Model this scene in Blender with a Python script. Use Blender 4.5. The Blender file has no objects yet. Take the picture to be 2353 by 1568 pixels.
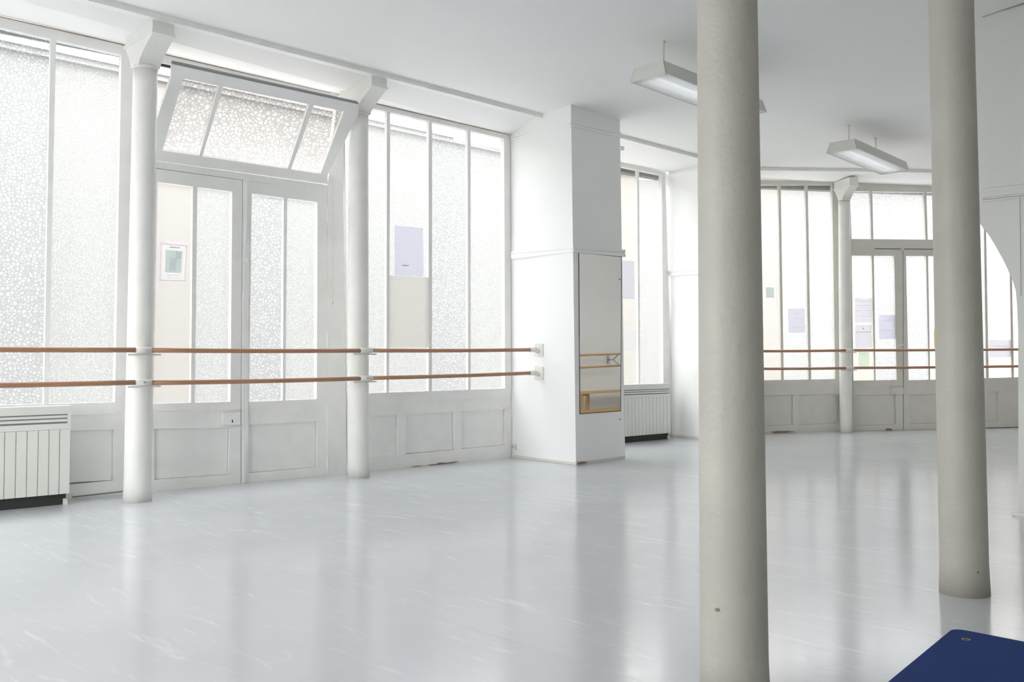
import bpy, bmesh, math, random
from mathutils import Vector, Matrix
random.seed(7)
S = bpy.context.scene
COL = S.collection

# ------------------------------------------------------------------ camera
FPX, PITCH, ROLL, YAW, CYP, H = 2120.8731, .0388, -.0045, .7973, 743.304, 1.10
Fw = Vector((math.cos(YAW)*math.cos(PITCH), math.sin(YAW)*math.cos(PITCH), math.sin(PITCH)))
R0 = Vector((math.sin(YAW), -math.cos(YAW), 0)); U0 = R0.cross(Fw)
Rt = R0*math.cos(ROLL)+U0*math.sin(ROLL); Up = U0*math.cos(ROLL)-R0*math.sin(ROLL)
CAM = Vector((0, 0, H))
cd = bpy.data.cameras.new('camera'); cam = bpy.data.objects.new('camera', cd); COL.objects.link(cam)
cam.matrix_world = Matrix(((Rt.x, Up.x, -Fw.x, 0), (Rt.y, Up.y, -Fw.y, 0), (Rt.z, Up.z, -Fw.z, H), (0, 0, 0, 1)))
cd.sensor_width = 36; cd.lens = FPX/2353*36; cd.shift_y = (CYP-784)/2353; cd.clip_start = .05; cd.clip_end = 200
S.camera = cam

# ------------------------------------------------------------------ sky, sun, exposure
SKY, SUN, EXPO = 2.6, 2.0, 1.58
w = bpy.data.worlds.new('sky'); S.world = w; w.use_nodes = True
nt = w.node_tree; nt.nodes.clear()
wo = nt.nodes.new('ShaderNodeOutputWorld'); bg = nt.nodes.new('ShaderNodeBackground')
tc = nt.nodes.new('ShaderNodeTexCoord'); sx = nt.nodes.new('ShaderNodeSeparateXYZ'); cr = nt.nodes.new('ShaderNodeValToRGB')
cr.color_ramp.elements[0].position = 0; cr.color_ramp.elements[0].color = (1, .99, .97, 1)
cr.color_ramp.elements[1].position = 1; cr.color_ramp.elements[1].color = (.93, .96, 1, 1)
nt.links.new(tc.outputs['Generated'], sx.inputs[0]); nt.links.new(sx.outputs['Z'], cr.inputs[0])
nt.links.new(cr.outputs[0], bg.inputs[0]); nt.links.new(bg.outputs[0], wo.inputs[0]); bg.inputs[1].default_value = SKY
sl = bpy.data.lights.new('sun', 'SUN'); so = bpy.data.objects.new('sun', sl); COL.objects.link(so)
sl.energy = SUN; sl.angle = .03; sl.color = (1, .97, .92)
so.rotation_euler = Vector((.25, .75, -1.0)).to_track_quat('-Z', 'Y').to_euler()   # high behind the building, on the facades across the yard
S.view_settings.view_transform = 'Standard'; S.view_settings.look = 'None'
S.view_settings.exposure = EXPO; S.view_settings.gamma = 1; S.view_settings.use_curve_mapping = False
try:
    S.cycles.max_bounces = 14; S.cycles.diffuse_bounces = 8; S.cycles.transparent_max_bounces = 16; S.cycles.transmission_bounces = 8
    S.cycles.sample_clamp_indirect = 10; S.cycles.caustics_reflective = False
except Exception: pass

# ------------------------------------------------------------------ measuring helpers
def ray(px, py): return Fw+Rt*((px-1176.5)/FPX)+Up*((CYP-py)/FPX)
def hz(px, py, z=0):
    d = ray(px, py); return CAM+d*((z-H)/d.z)
def atdepth(px, py, depth): return CAM+ray(px, py)*depth
class Plane:                                    # a vertical plane through two floor points; n looks into the room
    def __init__(s, A, B):
        s.A = Vector((A[0], A[1], 0)); s.u = (Vector((B[0], B[1], 0))-s.A).normalized(); s.n = Vector((s.u.y, -s.u.x, 0))
        if s.n.dot(CAM-s.A) < 0: s.n = -s.n
    def at(s, px, py, d=0):
        r = ray(px, py); o = s.A+s.n*d; t = (o-CAM).dot(s.n)/Vector((r.x, r.y, 0)).dot(s.n); return CAM+r*t
    def wp(s, a, z, d=0): return s.A+s.u*a+s.n*d+Vector((0, 0, z))
    def su(s, P): return (Vector(P)-s.A).dot(s.u)

# ------------------------------------------------------------------ materials
def mat(name, col, rough=.5, bump=0, bscale=40, spec=.5, metal=0, var=0, vscale=3, stain=None, emit=0):
    m = bpy.data.materials.new(name); m.use_nodes = True; t = m.node_tree; N = t.nodes; L = t.links
    b = N['Principled BSDF']; b.inputs['Base Color'].default_value = (*col, 1); b.inputs['Roughness'].default_value = rough
    b.inputs['Specular IOR Level'].default_value = spec; b.inputs['Metallic'].default_value = metal
    if emit: b.inputs['Emission Color'].default_value = (1, 1, 1, 1); b.inputs['Emission Strength'].default_value = emit
    g = N.new('ShaderNodeNewGeometry')
    if var:
        n = N.new('ShaderNodeTexNoise'); n.inputs['Scale'].default_value = vscale; n.inputs['Detail'].default_value = 4
        L.new(g.outputs['Position'], n.inputs['Vector'])
        r = N.new('ShaderNodeValToRGB'); r.color_ramp.elements[0].position = .35; r.color_ramp.elements[1].position = .65
        r.color_ramp.elements[0].color = (*[c*(1-var) for c in col], 1); r.color_ramp.elements[1].color = (*col, 1)
        L.new(n.outputs['Fac'], r.inputs[0]); L.new(r.outputs[0], b.inputs['Base Color'])
        last = r.outputs[0]
        if stain:
            n2 = N.new('ShaderNodeTexNoise'); n2.inputs['Scale'].default_value = stain[1]; n2.inputs['Detail'].default_value = 6
            L.new(g.outputs['Position'], n2.inputs['Vector'])
            r2 = N.new('ShaderNodeValToRGB'); r2.color_ramp.elements[0].position = stain[2]; r2.color_ramp.elements[1].position = stain[2]+.04
            L.new(n2.outputs['Fac'], r2.inputs[0])
            mx = N.new('ShaderNodeMixRGB'); L.new(r2.outputs[0], mx.inputs[0]); L.new(last, mx.inputs[1]); mx.inputs[2].default_value = (*stain[0], 1)
            L.new(mx.outputs[0], b.inputs['Base Color'])
    if bump:
        n = N.new('ShaderNodeTexNoise'); n.inputs['Scale'].default_value = bscale; n.inputs['Detail'].default_value = 3
        L.new(g.outputs['Position'], n.inputs['Vector'])
        bp = N.new('ShaderNodeBump'); bp.inputs['Strength'].default_value = bump; bp.inputs['Distance'].default_value = .01
        L.new(n.outputs['Fac'], bp.inputs['Height']); L.new(bp.outputs[0], b.inputs['Normal'])
    return m
def glassmat(name, tint, cell, fac, contrast, noise=0):
    m = bpy.data.materials.new(name); m.use_nodes = True; t = m.node_tree; N = t.nodes; L = t.links; N.clear()
    o = N.new('ShaderNodeOutputMaterial'); g = N.new('ShaderNodeNewGeometry')
    v = N.new('ShaderNodeTexVoronoi'); v.feature = 'DISTANCE_TO_EDGE'; v.inputs['Scale'].default_value = 1/cell
    dn = N.new('ShaderNodeTexNoise'); dn.inputs['Scale'].default_value = .8/cell; dn.inputs['Detail'].default_value = 2
    mp = N.new('ShaderNodeMixRGB'); mp.blend_type = 'ADD'; mp.inputs[0].default_value = cell*.6
    L.new(g.outputs['Position'], dn.inputs['Vector']); L.new(g.outputs['Position'], mp.inputs[1]); L.new(dn.outputs['Color'], mp.inputs[2])
    L.new(mp.outputs[0], v.inputs['Vector'])
    r = N.new('ShaderNodeValToRGB'); r.color_ramp.elements[0].position = .02; r.color_ramp.elements[1].position = .22
    r.color_ramp.elements[0].color = (*[c*(1-contrast) for c in tint], 1); r.color_ramp.elements[1].color = (*tint, 1)
    L.new(v.outputs['Distance'], r.inputs[0])
    bp = N.new('ShaderNodeBump'); bp.inputs['Strength'].default_value = .6; bp.inputs['Distance'].default_value = .004
    L.new(v.outputs['Distance'], bp.inputs['Height'])
    tr = N.new('ShaderNodeBsdfTranslucent'); tp = N.new('ShaderNodeBsdfTransparent'); gl = N.new('ShaderNodeBsdfGlossy')
    gl.inputs['Roughness'].default_value = .25
    for n in (tr, tp): L.new(r.outputs[0], n.inputs[0])
    L.new(bp.outputs[0], tr.inputs['Normal']); L.new(bp.outputs[0], gl.inputs['Normal'])
    m1 = N.new('ShaderNodeMixShader'); m1.inputs[0].default_value = fac; L.new(tr.outputs[0], m1.inputs[1]); L.new(tp.outputs[0], m1.inputs[2])
    m2 = N.new('ShaderNodeMixShader'); m2.inputs[0].default_value = .05; L.new(m1.outputs[0], m2.inputs[1]); L.new(gl.outputs[0], m2.inputs[2])
    L.new(m2.outputs[0], o.inputs[0]); return m
def papermat(name, col):
    m = bpy.data.materials.new(name); m.use_nodes = True; t = m.node_tree; N = t.nodes; L = t.links; N.clear()
    o = N.new('ShaderNodeOutputMaterial'); d = N.new('ShaderNodeBsdfDiffuse'); tr = N.new('ShaderNodeBsdfTranslucent'); x = N.new('ShaderNodeMixShader')
    n = N.new('ShaderNodeTexNoise'); n.inputs['Scale'].default_value = 12; r = N.new('ShaderNodeValToRGB')
    r.color_ramp.elements[0].color = (*[c*.93 for c in col], 1); r.color_ramp.elements[1].color = (*col, 1)
    L.new(n.outputs['Fac'], r.inputs[0]); L.new(r.outputs[0], d.inputs[0]); L.new(r.outputs[0], tr.inputs[0])
    x.inputs[0].default_value = .85; L.new(d.outputs[0], x.inputs[1]); L.new(tr.outputs[0], x.inputs[2]); L.new(x.outputs[0], o.inputs[0]); return m
def floormat():
    m = bpy.data.materials.new('grey_vinyl'); m.use_nodes = True; t = m.node_tree; N = t.nodes; L = t.links
    b = N['Principled BSDF']; g = N.new('ShaderNodeNewGeometry')
    n = N.new('ShaderNodeTexNoise'); n.inputs['Scale'].default_value = 1.3; n.inputs['Detail'].default_value = 8; L.new(g.outputs['Position'], n.inputs['Vector'])
    r = N.new('ShaderNodeValToRGB'); r.color_ramp.elements[0].position = .3; r.color_ramp.elements[1].position = .7
    r.color_ramp.elements[0].color = (.53, .55, .575, 1); r.color_ramp.elements[1].color = (.575, .59, .61, 1)
    L.new(n.outputs['Fac'], r.inputs[0])
    # pale scuffs: thin stretched streaks and curved scratches
    mp = N.new('ShaderNodeMapping'); mp.inputs['Rotation'].default_value = (0, 0, .35); mp.inputs['Scale'].default_value = (12, 1.6, 1); L.new(g.outputs['Position'], mp.inputs[0])
    n2 = N.new('ShaderNodeTexNoise'); n2.inputs['Scale'].default_value = 1.6; n2.inputs['Detail'].default_value = 5; n2.inputs['Distortion'].default_value = 1.2; L.new(mp.outputs[0], n2.inputs['Vector'])
    r2 = N.new('ShaderNodeValToRGB'); r2.color_ramp.elements[0].position = .60; r2.color_ramp.elements[1].position = .72; L.new(n2.outputs['Fac'], r2.inputs[0])
    ml = N.new('ShaderNodeMath'); ml.operation = 'MULTIPLY'; ml.inputs[1].default_value = .32; L.new(r2.outputs[0], ml.inputs[0])
    mx = N.new('ShaderNodeMixRGB'); mx.inputs[2].default_value = (.78, .79, .80, 1); L.new(ml.outputs[0], mx.inputs[0]); L.new(r.outputs[0], mx.inputs[1])
    L.new(mx.outputs[0], b.inputs['Base Color'])
    r3 = N.new('ShaderNodeMapRange'); r3.inputs['To Min'].default_value = .12; r3.inputs['To Max'].default_value = .20; L.new(n2.outputs['Fac'], r3.inputs['Value'])
    L.new(r3.outputs[0], b.inputs['Roughness'])
    bp = N.new('ShaderNodeBump'); bp.inputs['Strength'].default_value = .012; bp.inputs['Distance'].default_value = .01; L.new(n2.outputs['Fac'], bp.inputs['Height']); L.new(bp.outputs[0], b.inputs['Normal'])
    b.inputs['Specular IOR Level'].default_value = .5
    return m
def woodmat(name, c1, c2):
    m = bpy.data.materials.new(name); m.use_nodes = True; t = m.node_tree; N = t.nodes; L = t.links
    b = N['Principled BSDF']; g = N.new('ShaderNodeNewGeometry')
    mp = N.new('ShaderNodeMapping'); mp.inputs['Scale'].default_value = (1.5, 6, 90); L.new(g.outputs['Position'], mp.inputs[0])
    n = N.new('ShaderNodeTexNoise'); n.inputs['Scale'].default_value = 2; n.inputs['Detail'].default_value = 6; L.new(mp.outputs[0], n.inputs['Vector'])
    r = N.new('ShaderNodeValToRGB'); r.color_ramp.elements[0].position = .3; r.color_ramp.elements[1].position = .7
    r.color_ramp.elements[0].color = (*c1, 1); r.color_ramp.elements[1].color = (*c2, 1)
    L.new(n.outputs['Fac'], r.inputs[0]); L.new(r.outputs[0], b.inputs['Base Color']); b.inputs['Roughness'].default_value = .4; return m

M = dict(
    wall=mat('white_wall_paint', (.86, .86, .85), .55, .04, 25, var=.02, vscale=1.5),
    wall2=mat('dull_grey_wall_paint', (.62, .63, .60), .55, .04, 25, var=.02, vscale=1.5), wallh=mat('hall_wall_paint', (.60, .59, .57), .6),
    ceil=mat('ceiling_paint', (.84, .84, .83), .7, .03, 12, var=.02, vscale=1),
    frame=mat('old_white_gloss_paint', (.84, .84, .82), .38, .12, 30, var=.05, vscale=6),
    frame2=mat('aged_cream_white_paint', (.68, .665, .62), .4, .12, 30, var=.05, vscale=6),
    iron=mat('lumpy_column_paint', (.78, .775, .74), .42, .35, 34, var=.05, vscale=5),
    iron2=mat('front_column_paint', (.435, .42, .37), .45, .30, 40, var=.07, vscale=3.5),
    rad=mat('radiator_enamel', (.74, .75, .70), .35, var=.02),
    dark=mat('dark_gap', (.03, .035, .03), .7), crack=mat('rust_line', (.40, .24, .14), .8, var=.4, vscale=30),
    plas=mat('white_bracket_enamel', (.72, .71, .67), .3), chrome=mat('steel', (.55, .56, .57), .25, metal=1),
    wood=woodmat('varnished_wood', (.33, .17, .095), (.46, .26, .15)), pine=woodmat('honey_wood', (.50, .30, .12), (.62, .40, .18)),
    floor=floormat(), mirror=mat('mirror_silver', (.92, .93, .91), .01, metal=1), silver=mat('mirror_edge', (.10, .10, .09), .5),
    lamp=mat('lamp_enamel', (.66, .66, .62), .4), refl=mat('lamp_reflector', (.95, .95, .96), .2), tube=mat('lamp_tube_glass', (.9, .9, .9), .15, emit=.35),
    mat_=mat('blue_foam', (.011, .040, .18), .75, .25, 260, spec=.2, var=.12, vscale=60), brass=mat('brass_eyelet', (.6, .5, .25), .3, metal=1),
    chip=mat('chipped_spot', (.22, .19, .16), .8), cord=mat('beige_cord', (.62, .52, .40), .7),
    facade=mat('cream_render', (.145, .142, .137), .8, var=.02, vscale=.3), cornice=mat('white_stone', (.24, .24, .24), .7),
    yard=mat('yard_paving', (.72, .71, .69), .8, var=.1), darkext=mat('lintel_shade_dark', (.05, .05, .05), .6),
    card=papermat('beige_board', (.70, .685, .66)),
    joint=mat('grey_joint', (.34, .33, .30), .8), raw=mat('bare_brown_patch', (.30, .20, .16), .9, var=.4, vscale=60),
    seam=mat('seam_grey', (.25, .26, .27), .6),  # plain grey for seams, gaps, grille slots and the sash edge
    ga=glassmat('hammered_glass_fine', (.96, .97, .97), .020, .90, .13), gb=glassmat('hammered_glass_coarse', (.95, .96, .97), .028, .90, .16),
    gc=glassmat('crackled_glass', (.95, .94, .93), .036, .85, .20), gd=glassmat('smooth_frosted_glass', (.94, .93, .91), .010, .92, .02),
    lav=papermat('lavender_paper', (.69, .685, .725)), grn=papermat('green_paper', (.66, .715, .66)), yel=papermat('mustard_paper', (.62, .43, .05)),
    pap=papermat('white_paper', (.76, .76, .77)), ppink=papermat('pink_print', (.98, .88, .93)), ppic=papermat('grey_green_print', (.86, .92, .90)), ink=papermat('faint_ink', (.82, .82, .86)),
    ppale=papermat('pale_print', (.97,.97,.99)),
)

# ------------------------------------------------------------------ object helpers
def link(name, me, m=None, parent=None):
    o = bpy.data.objects.new(name, me); COL.objects.link(o)
    if m is not None: me.materials.append(m)
    if parent is not None: o.parent = parent
    return o
def empty(name, loc=(0, 0, 0)):
    o = bpy.data.objects.new(name, None); COL.objects.link(o); o.location = loc; o.empty_display_size = .1
    return o
def tag(o, label=None, cat=None, group=None, kind=None):
    if label: o['label'] = label
    if cat: o['category'] = cat
    if group: o['group'] = group
    if kind: o['kind'] = kind
    return o
def thing(name, loc, label, cat, group=None): return tag(empty(name, loc), label, cat, group)
FACES = [(0, 1, 2, 3), (7, 6, 5, 4), (0, 4, 5, 1), (1, 5, 6, 2), (2, 6, 7, 3), (3, 7, 4, 0)]
class MB:
    def __init__(s): s.v = []; s.f = []
    def hexa(s, a, b):                          # a, b: four points each, front and back
        k = len(s.v); s.v += [Vector(p) for p in a]+[Vector(p) for p in b]; s.f += [tuple(i+k for i in f) for f in FACES]; return s
    def box(s, c, d, rz=0):
        x, y, z = d[0]/2, d[1]/2, d[2]/2; r = Matrix.Rotation(rz, 3, 'Z'); c = Vector(c)
        P = lambda a, b, e: c+r @ Vector((a*x, b*y, e*z))
        return s.hexa([P(-1, -1, -1), P(1, -1, -1), P(1, -1, 1), P(-1, -1, 1)], [P(-1, 1, -1), P(1, 1, -1), P(1, 1, 1), P(-1, 1, 1)])
    def poly(s, top, bot):                      # prism between two equal polygons
        k = len(s.v); n = len(top); s.v += [Vector(p) for p in top]+[Vector(p) for p in bot]
        s.f += [tuple(range(k, k+n)), tuple(range(k+2*n-1, k+n-1, -1))]
        for i in range(n): j = (i+1) % n; s.f.append((k+i, k+n+i, k+n+j, k+j))
        return s
    def tube(s, pts, rad, seg=16):
        pts = [Vector(p) for p in pts]; rad = rad if isinstance(rad, (list, tuple)) else [rad]*len(pts); k = len(s.v); n = len(pts)
        for i, p in enumerate(pts):
            d = (pts[min(i+1, n-1)]-pts[max(i-1, 0)]).normalized()
            a = d.cross(Vector((0, 0, 1))) if abs(d.z) < .9 else d.cross(Vector((1, 0, 0))); a.normalize(); b = d.cross(a)
            for j in range(seg):
                t = 2*math.pi*j/seg; s.v.append(p+(a*math.cos(t)+b*math.sin(t))*rad[i])
        for i in range(n-1):
            for j in range(seg):
                q = (j+1) % seg; s.f.append((k+i*seg+j, k+i*seg+q, k+(i+1)*seg+q, k+(i+1)*seg+j))
        s.f.append(tuple(k+j for j in range(seg))[::-1]); s.f.append(tuple(k+(n-1)*seg+j for j in range(seg))); return s
    def build(s, name, m, parent=None, smooth=False, bevel=0):
        me = bpy.data.meshes.new(name)
        base = Vector((0, 0, 0))
        me.from_pydata([tuple(v) for v in s.v], [], s.f)
        bm = bmesh.new(); bm.from_mesh(me); bmesh.ops.recalc_face_normals(bm, faces=bm.faces)
        if bevel: bmesh.ops.bevel(bm, geom=list(bm.edges), offset=bevel, segments=2, affect='EDGES', clamp_overlap=True)
        if parent is not None and parent.type == 'EMPTY':
            bmesh.ops.translate(bm, verts=bm.verts, vec=-parent.location)
        elif parent is not None and parent.parent is not None:
            bmesh.ops.translate(bm, verts=bm.verts, vec=-parent.parent.location)
        bm.to_mesh(me); bm.free()
        if smooth:
            me.polygons.foreach_set('use_smooth', [len(p.vertices) == 4 for p in me.polygons])
        o = link(name, me, M[m] if isinstance(m, str) else m, parent)
        return o
def px4(pl, q, d): return [pl.at(x, y, d) for x, y in q]
def slab(name, pl, q, d0, th, m, parent=None, bevel=0):   # q: four photo corners read on the plane; front at d0 towards the room
    a = px4(pl, q, d0); return MB().hexa(a, [p-pl.n*th for p in a]).build(name, m, parent, bevel=bevel)
def slab3(name, pl, a, th, m, parent=None, bevel=0): return MB().hexa(a, [p-pl.n*th for p in a]).build(name, m, parent, bevel=bevel)
def lerp(a, b, t): return (a[0]+(b[0]-a[0])*t, a[1]+(b[1]-a[1])*t)
def online(a, b, x): return (x, a[1]+(b[1]-a[1])*(x-a[0])/(b[0]-a[0]))

# ------------------------------------------------------------------ planes
PW = Plane(hz(166, 1147.4), hz(1175, 1052))                 # window wall of the near bay
P2b = hz(1543, 1003.4); PW2 = Plane(P2b-PW.u*2, P2b)        # window wall of the second bay
PF = Plane(hz(1323.7, 1069.6), hz(1436.4, 1054))            # front of the pier
FAR = Plane(hz(1770, 995.7), hz(2339, 982.7))               # far window wall
RX = 7.016                                                   # cross wall on the right
ZC = 3.762
def struct(o): o['kind'] = 'structure'; return o

# ------------------------------------------------------------------ floor, ceiling, yard
corner = hz(2340, 1185)
fl = struct(MB().poly([(-3.2, -3.2, -.004), (17.5, -3.2, -.004), (17.5, 3.7, -.004), (11, 7.9, -.004), (-3.2, 8.2, -.004)], [(-3.2, -3.2, -.15), (17.5, -3.2, -.15), (17.5, 3.7, -.15), (11, 7.9, -.15), (-3.2, 8.2, -.15)]).build('floor', 'seam'))
def far_y(x): return FAR.A.y+FAR.u.y/FAR.u.x*(x-FAR.A.x)
seams = [-3.2, -1.3, .62, 2.54, 4.455, 6.37, 8.29, 10.2, 12.1, 14.0, 15.9, 17.5]
for a, b in zip(seams[:-1], seams[1:]):
    ya, yb = [8.2-(x+3.2)*.3/14.2 if x < 11 else 7.9-(x-11)*4.2/6.5 for x in (a, b)]
    a2, b2 = a+.0012, b-.0012
    MB().poly([(a2, -3.2, 0), (b2, -3.2, 0), (b2, yb, 0), (a2, ya, 0)], [(a2, -3.2, -.0035), (b2, -3.2, -.0035), (b2, yb, -.0035), (a2, ya, -.0035)]).build('vinyl_sheet', 'floor', fl)
b1a, b1b = hz(164, 0, 3.7235), hz(1258.5, 276.5, 3.7235); YB = (b1a.y+b1b.y)/2-.02
b3a, b3b = hz(1759.5, 392.5, 3.7235), hz(2154, 398, 3.7235)
BF = Plane(b3a, b3b)
tJ = (YB-b3a.y)/(b3b.y-b3a.y); J = b3a+(b3b-b3a)*tJ        # bend of the beams
endF = b3a+(b3b-b3a)*3.3
def wl(x, pl): t = (x-pl.A.x)/pl.u.x; return pl.A+pl.u*t
# main ceiling, then the strips that sink to the heads of the windows
cb = MB()
top = [(-3.2, -3.2, ZC), (17.5, -3.2, ZC), (endF.x, endF.y, ZC), (J.x, J.y, ZC), (-3.2, YB, ZC)]
cb.poly(top, [(p[0], p[1], ZC+.25) for p in top])
c0, c1 = PW.at(0, 36), PW.at(1172, 309.5); k = (c1.z-c0.z)/(c1.x-c0.x)
L0 = wl(-3.2, PW); L1 = wl(c1.x+.1, PW)
st = [(-3.2, YB, ZC), (c1.x+.1, YB, ZC), (L1.x, L1.y, c1.z+.1*k), (L0.x, L0.y, c0.z+k*(L0.x-c0.x))]
cb.poly(st, [(p[0], p[1], p[2]+.25) for p in st])
d0, d1 = PW2.at(1428.4, 372), PW2.at(1528.9, 396)
st = [(7.3, YB, ZC), (J.x, J.y, ZC), (12, wl(12, PW2).y, d1.z), (wl(7.3, PW2).x, wl(7.3, PW2).y, d0.z)]
cb.poly(st, [(p[0], p[1], p[2]+.25) for p in st])
e0, e1 = FAR.at(1759.5, 413.8), FAR.at(1909, 417.7); zf = (e0.z+e1.z)/2
w0, w1 = wl(10.8, FAR), wl(17.5, FAR)
st = [(J.x, J.y, ZC), (endF.x, endF.y, ZC), (w1.x, w1.y, zf), (w0.x, w0.y, zf)]
cb.poly(st, [(p[0], p[1], p[2]+.25) for p in st])
struct(cb.build('ceiling', 'ceil'))
# beams
def beam(name, A, B, z0, w_, n):
    A, B = Vector((A[0], A[1], 0)), Vector((B[0], B[1], 0)); n = n.normalized()
    a = [A+Vector((0, 0, z0)), B+Vector((0, 0, z0)), B+Vector((0, 0, ZC+.02)), A+Vector((0, 0, ZC+.02))]
    return struct(MB().hexa(a, [p-n*w_ for p in a]).build(name, 'frame', bevel=.004))
beam('trim_1', (-3.2, YB-.05), (hz(1262, 276.5, 3.7235).x, YB-.05), 3.718, .085, Vector((0, -1, 0)))
beam('trim_2', (7.6, YB-.05), (J.x+.0, YB-.05), 3.718, .085, Vector((0, -1, 0)))
beam('trim_3', J+BF.n*.05, endF+BF.n*.05, 3.718, .085, BF.n)

# ------------------------------------------------------------------ walls
def wallbox(name, A, B, z0, z1, th, m='wall', n=None):
    A, B = Vector((*A, 0)), Vector((*B, 0)); u = (B-A).normalized(); nn = Vector((-u.y, u.x, 0))*th
    a = [A+Vector((0, 0, z0)), B+Vector((0, 0, z0)), B+Vector((0, 0, z1)), A+Vector((0, 0, z1))]
    return struct(MB().hexa(a, [p+nn for p in a]).build(name, m))
# left end wall with three tall windows (outside the frame, the rearmost added as fill); the light that grazes the window wall comes from them
XL = -3.0
ye = wl(XL, PW).y
for i, (y0, y1) in enumerate([(-3.2, -2.6), (-1.2, 1.9), (3.9, 4.3), (6.6, 7.0), (7.6, ye+.35)]):
    wallbox('wall_left', (XL-.2, y0), (XL-.2, y1), 0, 4.0, -.2)
for i, (y0, y1) in enumerate([(-2.6, -1.2), (1.9, 3.9), (4.3, 6.6), (7.0, 7.6)]):  # rearmost opening is unseen and added as fill from the camera side
    wallbox('wall_left', (XL-.2, y0), (XL-.2, y1), 0, .6, -.2); wallbox('wall_left', (XL-.2, y0), (XL-.2, y1), 3.5, 4.0, -.2)
wallbox('wall_back', (-3.2, -3.2), (RX+.25, -3.2), 0, 4.0, .2, 'wallh')
wallbox('wall_hall', (RX+.22, 1.35), (17.5, 1.35), 0, 4.0, .25, 'wall')
wallbox('wall_end', (17.3, -3.2), (17.3, 4.2), 0, 4.0, .2)
# cross wall with the quarter arch
jb = corner
PR = Plane((RX, jb.y), (RX, jb.y+1))
arch = [(2340, 1185), (2340, 900), (2339.5, 760), (2337, 700), (2334, 668), (2327, 645), (2316, 620), (2305, 597), (2290, 570), (2274, 543), (2258, 522), (2240, 500), (2222, 482)]
ap = [PR.at(x, y) for x, y in arch]; yl = PR.at(2222, 482).y; ap[0].z = 0
outl = ap+[Vector((RX, yl, 4.0)), Vector((RX, .9, 4.0)), Vector((RX, .9, 0))]
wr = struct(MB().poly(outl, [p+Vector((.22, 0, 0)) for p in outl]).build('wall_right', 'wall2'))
wallbox('wall_right', (RX, .9), (RX, -3.2), 0, 4.0, .25, 'wallh')
def railR(y0, y1, d, th=.03, name='rail'):
    a = [PR.at(2256, y0[0], d), PR.at(2360, y0[1], d), PR.at(2360, y1[1], d), PR.at(2256, y1[0], d)]
    for i_, j_ in ((1, 0), (2, 3)):
        a[i_] = a[j_]+(a[i_]-a[j_])*((a[j_].y-.9)/(a[j_].y-a[i_].y))
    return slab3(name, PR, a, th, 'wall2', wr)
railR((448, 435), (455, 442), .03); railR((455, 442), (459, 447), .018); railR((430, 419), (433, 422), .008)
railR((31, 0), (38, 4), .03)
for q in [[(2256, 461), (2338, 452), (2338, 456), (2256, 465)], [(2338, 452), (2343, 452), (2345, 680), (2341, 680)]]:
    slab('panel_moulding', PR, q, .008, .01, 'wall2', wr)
MB().box((RX-.008, jb.y-.42, .012), (.05, .9, .024)).build('skirting', 'frame2', wr)
# above and below the glazing: lintels outside
for nm, pl, xa, xb in (('wall_window_side', PW, -3.2, 7.3), ('wall_second_bay', PW2, 7.2, 11.2), ('wall_far', FAR, 10.6, 17.5)):
    A, B = wl(xa, pl), wl(xb, pl)
    zt = 3.74
    a = [A-pl.n*.06+Vector((0, 0, zt)), B-pl.n*.06+Vector((0, 0, zt)), B-pl.n*.06+Vector((0, 0, 4.1)), A-pl.n*.06+Vector((0, 0, 4.1))]
    struct(slab3(nm, pl, a, .3, 'wall'))
    a = [A-pl.n*.056+Vector((0, 0, -.14)), B-pl.n*.056+Vector((0, 0, -.14)), B-pl.n*.056+Vector((0, 0, .60)), A-pl.n*.056+Vector((0, 0, .60))]
    struct(slab3(nm, pl, a, .2, 'wall'))
# pier 1
ps = [Vector((*hz(1175, 1052)[:2], 0)), hz(1323.7, 1069.6), hz(1436.4, 1054)]
ptop = [PW.at(1170, 309), PF.at(1312, 247.8), PF.at(1424.3, 278.8)]
bk = ps[2]-PF.n*1.3; bk0 = ps[0]-PW.n*.055
def lift(p, q, z): t = z/max(q.z, .1); return Vector((p.x+(q.x-p.x)*t, p.y+(q.y-p.y)*t, z))
base = [ps[0]+Vector((.02, 0, 0)), ps[1], ps[2], bk, bk0]
tp = [lift(ps[0], ptop[0], 3.8)+Vector((.02, 0, 0)), lift(ps[1], ptop[1], 3.8), lift(ps[2], ptop[2], 3.8), bk+Vector((-.05, 0, 3.8)), bk0+Vector((0, 0, 3.8))]
pier = struct(MB().poly(base, tp).build('wall_pier', 'wall'))
SD = Plane(ps[0], ps[1])                                    # left side of the pier
def dado(name, zs, d, th, m='wall'):                        # rail wrapped round the pier: zs = (side left, corner, front right) bottom and top in photo px
    (a0, a1), (b0, b1), (c0_, c1_) = zs
    mb = MB()
    A = [SD.at(1174, a1, d), SD.at(1320, b1, d), SD.at(1320, b0, d), SD.at(1174, a0, d)]
    mb.hexa(A, [p-SD.n*th for p in A])
    Bq = [PF.at(1317.5, b1, d), PF.at(1434, c1_, d), PF.at(1434, c0_, d), PF.at(1317.5, b0, d)]
    mb.hexa(Bq, [p-PF.n*th for p in Bq])
    e = PF.at(1434, c1_, 0); e0_ = PF.at(1434, c0_, 0)
    mb.hexa([Bq[1], Bq[1]+PF.u*d, Bq[2]+PF.u*d, Bq[2]], [p-PF.n*.6 for p in (Bq[1], Bq[1]+PF.u*d, Bq[2]+PF.u*d, Bq[2])])
    return mb.build(name, m, pier)
dado('dado_rail', ((578.5, 583), (566.5, 571), (574, 579.5)), .028, .04)
dado('dado_rail', ((583, 588), (571, 575), (579.5, 583)), .018, .03)
dado('dado_rail', ((588, 595), (575, 579), (583, 590)), .030, .04)
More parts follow.
